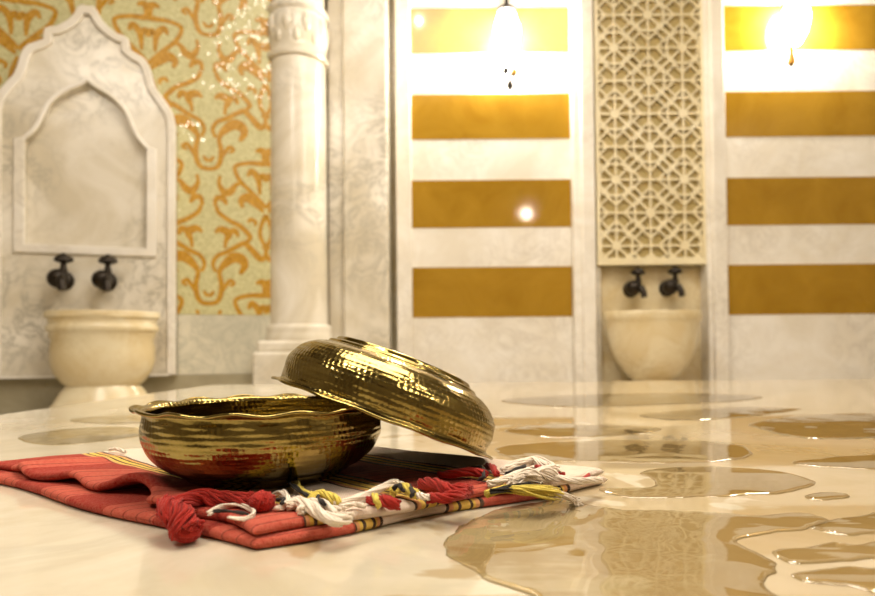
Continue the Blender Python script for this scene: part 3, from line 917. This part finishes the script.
strands([(486, 466, Z), (494, 468, Z+.003), (497, 475, Z+.002)], .0028, 24, 'th_red', .001)
strands([(488, 484, Z), (502, 480, Z+.002), (518, 474, Z+.003), (530, 470, Z+.003)], .0030, 34, 'th_white', .001, label='white fringe cord')
strands([(505, 470, Z), (520, 464, Z+.003), (534, 460, Z+.004), (548, 466, Z+.003), (556, 472, Z)], .0034, 44, 'th_white', .001, jit=.5, label='fluffy white fringe tuft')
strands([(512, 484, Z), (526, 477, Z+.003), (540, 474, Z+.003), (556, 474, Z+.001)], .0044, 60, 'th_white', .0009, jit=.6, splay=.4, label='fluffy white fringe tuft')
strands([(506, 474, Z+.003), (518, 469, Z+.005), (526, 466, Z+.004)], .0014, 8, 'th_black', .0009)
strands([(536, 466, Z+.002), (552, 471, Z+.002), (566, 475, Z)], .0016, 12, 'th_red', .0009)
strands([(486, 494, Z-.001), (504, 489, Z+.001), (522, 490, Z+.001), (542, 492, Z), (560, 494, Z-.004)], .0028, 26, 'th_yellow', .0007, splay=.6, twist=2, label='thin yellow fringe threads')
strands([(490, 491, Z+.001), (510, 488, Z+.002), (530, 487, Z+.002), (548, 491, Z)], .0026, 14, 'th_black', .0006, splay=.5, twist=2, label='thin black fringe threads')
strands([(548, 488, Z), (562, 494, .011), (574, 500, .004), (580, 505, .002)], .0022, 12, 'th_white', .0005, splay=1.2, twist=1)
strands([(556, 478, Z), (574, 481, Z+.001), (590, 480, Z-.001), (604, 480, Z-.004)], .0026, 26, 'th_white', .001)
strands([(566, 478, Z+.001), (580, 480, Z+.001), (590, 474, Z)], .0012, 7, 'th_red', .0009)
strands([(125, 452, Z+.002), (118, 449, Z+.002), (108, 450, Z)], .0016, 10, 'th_white', .0009)

# ------------------------------------------------------------------ brass bowls
def bowl_profile(Rr, H):
    """closed profile: outside from base centre up to the rim lip, then down the inside"""
    t_ = .0014
    out = [(.001, .0014), (Rr*.50, .0014), (Rr*.545, .0008), (Rr*.56, 0), (Rr*.61, 0), (Rr*.625, .0014), (Rr*.635, .0034), (Rr*.66, .0036), (Rr*.685, .0046), (Rr*.70, .0066), (Rr*.735, .0078), (Rr*.80, H*.21), (Rr*.865, H*.31), (Rr*.915, H*.43),
           (Rr*.945, H*.55), (Rr*.955, H*.68), (Rr*.95, H*.82), (Rr*.942, H*.91), (Rr*.94, H*.955), (Rr*.948, H*.975), (Rr*.968, H*.99), (Rr*.99, H*1.0)]
    out = [(a, b) for a, b in catmull(out, 3)]
    lip = [(Rr*1.0, H*1.004+.0004), (Rr*.998, H*1.004+.0014), (Rr*.985, H*1.0+.0019)]
    ins = [(Rr*.955, H*.995+.0014), (Rr*.93, H*.97+.001), (Rr*.925, H*.93), (Rr*.932, H*.82), (Rr*.937, H*.68), (Rr*.927, H*.55), (Rr*.897, H*.43), (Rr*.84, H*.32), (Rr*.76, H*.225), (Rr*.64, .0098), (Rr*.4, .0065), (.001, .006)]
    ins = [(a, b) for a, b in catmull(ins, 3)]
    return out + lip + ins, Rr
def bowl(label, Mw, Rr, H, lobes, seed, wav=1.0):
    th = thing('brass_bowl', label, 'bowl', (0, 0, 0), group=None)
    th.matrix_world = Mw
    prof, _ = bowl_profile(Rr, H)
    rnd = random.Random(seed)
    ph = [rnd.uniform(0, 6.28) for _ in range(4)]
    def wob(r_, z, a, i):
        k = max(0, (r_/Rr-.89)/.11)
        k = k*k if z > H*.9 else 0
        wv_ = math.cos(lobes*a+ph[0]) + .35*math.sin(2.3*lobes*a/2+ph[1])*0 + .25*math.cos(3*a+ph[2])
        rr_ = r_*(1 + .018*wav*k*wv_) + .0003*math.sin(17*a+ph[3]+z*400)*(r_ > .02)
        return rr_, z + k*.0012*wav*math.cos(lobes*a+ph[0]+.9)
    mb = MB(); mb.lathe(prof, 288, wob=wob)
    # body of the bowl is the whole beaten sheet; the rolled rim is its own part
    o = mb.build('beaten_body', M['brass'], th, True)
    me = MB()
    zt_ = H*1.004+.0009
    pts = []
    for j in range(241):
        a = 2*PI*j/240
        rr_, z_ = wob(Rr*.998, zt_, a, 0)
        pts.append((rr_*math.cos(a), rr_*math.sin(a), z_))
    me.tube(pts, .00115, 8, cap=False)
    me.build('rolled_rim', M['brass'], th, True)
    return th
base_z = .0136
b1 = Vector((-.1330, .4655, base_z))
bowl('hammered brass bowl standing upright with wavy rim', Matrix.Translation(b1), .0925, .0520, 14, 4)
# second bowl upside down: plane of its rim  z = z0 + b (x-xc) + c (y-yc)
xc, yc2, zc2, bb, cc, R2 = -.0452, .4975, .0527, -.380, -.137, .0945
n = Vector((-bb, -cc, 1)).normalized()
tx = Vector((1, 0, bb)).normalized()
ty = n.cross(tx)
H2 = .0485
Rm = Matrix(((tx.x, -ty.x, -n.x), (tx.y, -ty.y, -n.y), (tx.z, -ty.z, -n.z)))
Mw = Matrix.Translation(Vector((xc, yc2, zc2)) + n*H2) @ Rm.to_4x4()
bowl('hammered brass bowl tipped upside down, leaning on the upright bowl', Mw, R2, H2, 14, 11, .35)

# ------------------------------------------------------------------ puddles
def puddle(label, pts, mat, hgt=.0009, w=.0045, jit=.0025, seed=0):
    P2 = [at_z(a, b) for a, b in pts]
    cen = sum(P2, Vector())/len(P2)
    loop = [Vector(p) for p in catmull([(p.x, p.y) for p in P2], 10, closed=True)]
    # resample with organic wobble
    L = []
    for i, p in enumerate(loop):
        d = noise.noise(Vector((p.x*35, p.y*35, seed)))*jit*2 + noise.noise(Vector((p.x*110, p.y*110, seed+5)))*jit*.6
        q = loop[(i+1) % len(loop)] - loop[i-1]
        q = Vector((q.y, -q.x)).normalized() if q.length > 1e-8 else Vector((1, 0))
        L.append(p+q*d)
    area = sum(L[i].x*L[(i+1) % len(L)].y - L[(i+1) % len(L)].x*L[i].y for i in range(len(L)))
    if area < 0: L.reverse()
    nn = len(L)
    rings = []
    for e, hz in ((0, .00008), (.12, .45), (.35, .78), (.65, .95), (1.0, 1.0)):
        r_ = []
        for i in range(nn):
            q = L[(i+2) % nn] - L[i-2]
            q = Vector((-q.y, q.x)).normalized() if q.length > 1e-8 else Vector((0, 0))
            p = L[i] + q*w*e
            r_.append((p.x-cen.x, p.y-cen.y, hgt*hz if hz < 2 and e > 0 else .0001))
        rings.append(r_)
    mb = MB()
    v = [p for r_ in rings for p in r_]
    f = []
    for k in range(len(rings)-1):
        for i in range(nn):
            j = (i+1) % nn
            f.append((k*nn+i, k*nn+j, (k+1)*nn+j, (k+1)*nn+i))
    tri = tessellate_polygon([[Vector(p) for p in rings[-1]]])
    b = (len(rings)-1)*nn
    for a_, b_, c_ in tri:
        pa, pb_, pc_ = (Vector(rings[-1][x]) for x in (a_, b_, c_))
        f.append((b+a_, b+b_, b+c_) if (pb_-pa).cross(pc_-pa).z > 0 else (b+c_, b+b_, b+a_))
    mb.add(v, f)
    o = mb.build('water_puddle', M[mat], None, True)
    o.location = cen
    return tag(o, label, 'puddle', 'water puddles on the marble platform', 'thing')
puddle('large water puddle at the bottom of the picture, nearest to the camera',
       [(560, 500), (600, 507), (660, 511), (740, 514), (800, 513), (830, 520), (800, 528), (770, 534), (745, 541), (752, 552), (772, 562), (765, 575), (775, 592), (800, 620), (830, 690), (620, 660), (560, 620), (520, 592), (482, 577), (456, 557), (448, 540), (462, 525), (500, 510)], 'water_rippled', seed=1, jit=.004)
puddle('tongue shaped water puddle at the right picture edge, upper of the two near the bottom',
       [(773, 552), (800, 548), (830, 543), (860, 546), (900, 541), (1000, 548), (1010, 572), (900, 562), (850, 560), (815, 561), (790, 562)], 'water_rippled', seed=21, w=.003)
puddle('tongue shaped water puddle in the bottom right picture corner',
       [(792, 575), (815, 570), (850, 567), (900, 570), (1000, 582), (1010, 640), (900, 612), (862, 592), (830, 585), (805, 582)], 'water_rippled', seed=22, w=.003)
puddle('flat water puddle at the right picture edge beyond the tongue shaped ones',
       [(812, 528), (838, 519), (880, 512), (960, 508), (1050, 520), (1000, 533), (900, 533), (850, 536)], 'water_rippled', seed=23, w=.003)
puddle('broad oval water puddle just right of the cloth corner',
       [(600, 489), (645, 487), (655, 481), (640, 474), (660, 468.5), (720, 467), (780, 472), (812, 481), (806, 489), (770, 494), (720, 497), (660, 498), (620, 496)], 'water', seed=2)
puddle('long oval water puddle mirroring the two taps of the lattice niche',
       [(500, 447), (560, 442), (640, 440), (700, 441.5), (740, 446), (753, 453), (740, 459), (700, 462.5), (640, 463), (580, 461), (530, 462), (502, 456)], 'water', seed=3)
puddle('thin water puddle in the middle distance, left of the niche reflection',
       [(505, 431), (540, 426), (600, 425), (660, 428), (640, 434), (590, 437), (540, 437)], 'water', seed=4, w=.003)
puddle('wide water puddle at the right picture edge, upper of two there',
       [(752, 424), (790, 417), (840, 414), (900, 413), (980, 418), (960, 430), (890, 437), (830, 439), (790, 436), (765, 430)], 'water_rippled', seed=5)
puddle('narrow water puddle at the right picture edge, between the wide one and the bottom one',
       [(790, 463), (830, 457.5), (880, 455), (960, 460), (900, 469), (840, 468)], 'water', seed=6, w=.003)
puddle('small water puddle right of the broad oval one',
       [(806, 496), (822, 493), (845, 494), (849, 498), (830, 501), (810, 500)], 'water', seed=7, w=.003)
puddle('far water puddle near the platform edge, left of the niche',
       [(500, 400), (580, 394.5), (680, 393), (760, 396), (740, 401), (660, 405), (560, 407)], 'water', seed=8, w=.008)
puddle('far water puddle near the platform edge, towards the right picture side',
       [(640, 415), (700, 409), (760, 407), (800, 409), (770, 414), (720, 419), (670, 420)], 'water', seed=9, w=.006)
puddle('thin water puddle left of the upright bowl, behind the cloth',
       [(18, 437), (60, 430), (110, 427), (150, 430), (130, 438), (80, 444), (40, 445)], 'water', seed=10, w=.004)
puddle('far thin water puddle beyond the upright bowl at left',
       [(70, 420), (110, 416), (160, 415), (190, 418), (150, 423), (95, 424)], 'water', seed=12, w=.004)

# ------------------------------------------------------------------ light
def point(name, loc, power, r=.06, col=(1, .84, .62)):
    l = bpy.data.lights.new(name, 'POINT'); l.energy = power; l.shadow_soft_size = r; l.color = col
    o = bpy.data.objects.new(name, l); C.objects.link(o); o.location = loc; return o
def area(name, loc, rot, sx, sy, power, col=(1, .89, .745)):
    l = bpy.data.lights.new(name, 'AREA'); l.shape = 'RECTANGLE'; l.size = sx; l.size_y = sy; l.energy = power; l.color = col
    o = bpy.data.objects.new(name, l); C.objects.link(o); o.location = loc; o.rotation_euler = rot; return o
point('lamp_light', (1.26, 0, 2.06), 20, .035)
point('lamp_light', (2.9, 0, 2.1), 20, .035)
point('lamp_light', (-.69, -.2, 2.25), 22, .035)
point('lamp_light', (-.155, 2.5, 3.4), 8, .035)
area('added_ceiling_fill', (.4, 1.4, 3.62), (0, 0, 0), 2.6, 2.0, 130)  # broad overhead fill added for the whole room, no fixture behind it
area('added_ceiling_fill', (-1.5, -1.0, 3.62), (0, 0, 0), 1.1, 1.1, 62)  # unseen panel added for a bright patch on the brass
area('added_ceiling_fill', (3.4, -1.2, 3.62), (0, 0, 0), 1.1, 1.1, 70)  # right-hand counterpart, likewise added for highlights on the bowls

wd = bpy.data.worlds.new('world'); bpy.context.scene.world = wd; wd.use_nodes = True
wd.node_tree.nodes['Background'].inputs[0].default_value = (1, .86, .66, 1)
wd.node_tree.nodes['Background'].inputs[1].default_value = .2

sc = bpy.context.scene
sc.view_settings.view_transform = 'Standard'
sc.view_settings.look = 'None'
sc.view_settings.exposure = 0.34
sc.view_settings.gamma = 1.0
sc.view_settings.use_curve_mapping = False
sc.cycles.max_bounces = 8
sc.cycles.glossy_bounces = 5
sc.cycles.transparent_max_bounces = 8
sc.cycles.sample_clamp_indirect = 6.0
sc.cycles.caustics_reflective = False
sc.cycles.caustics_refractive = False
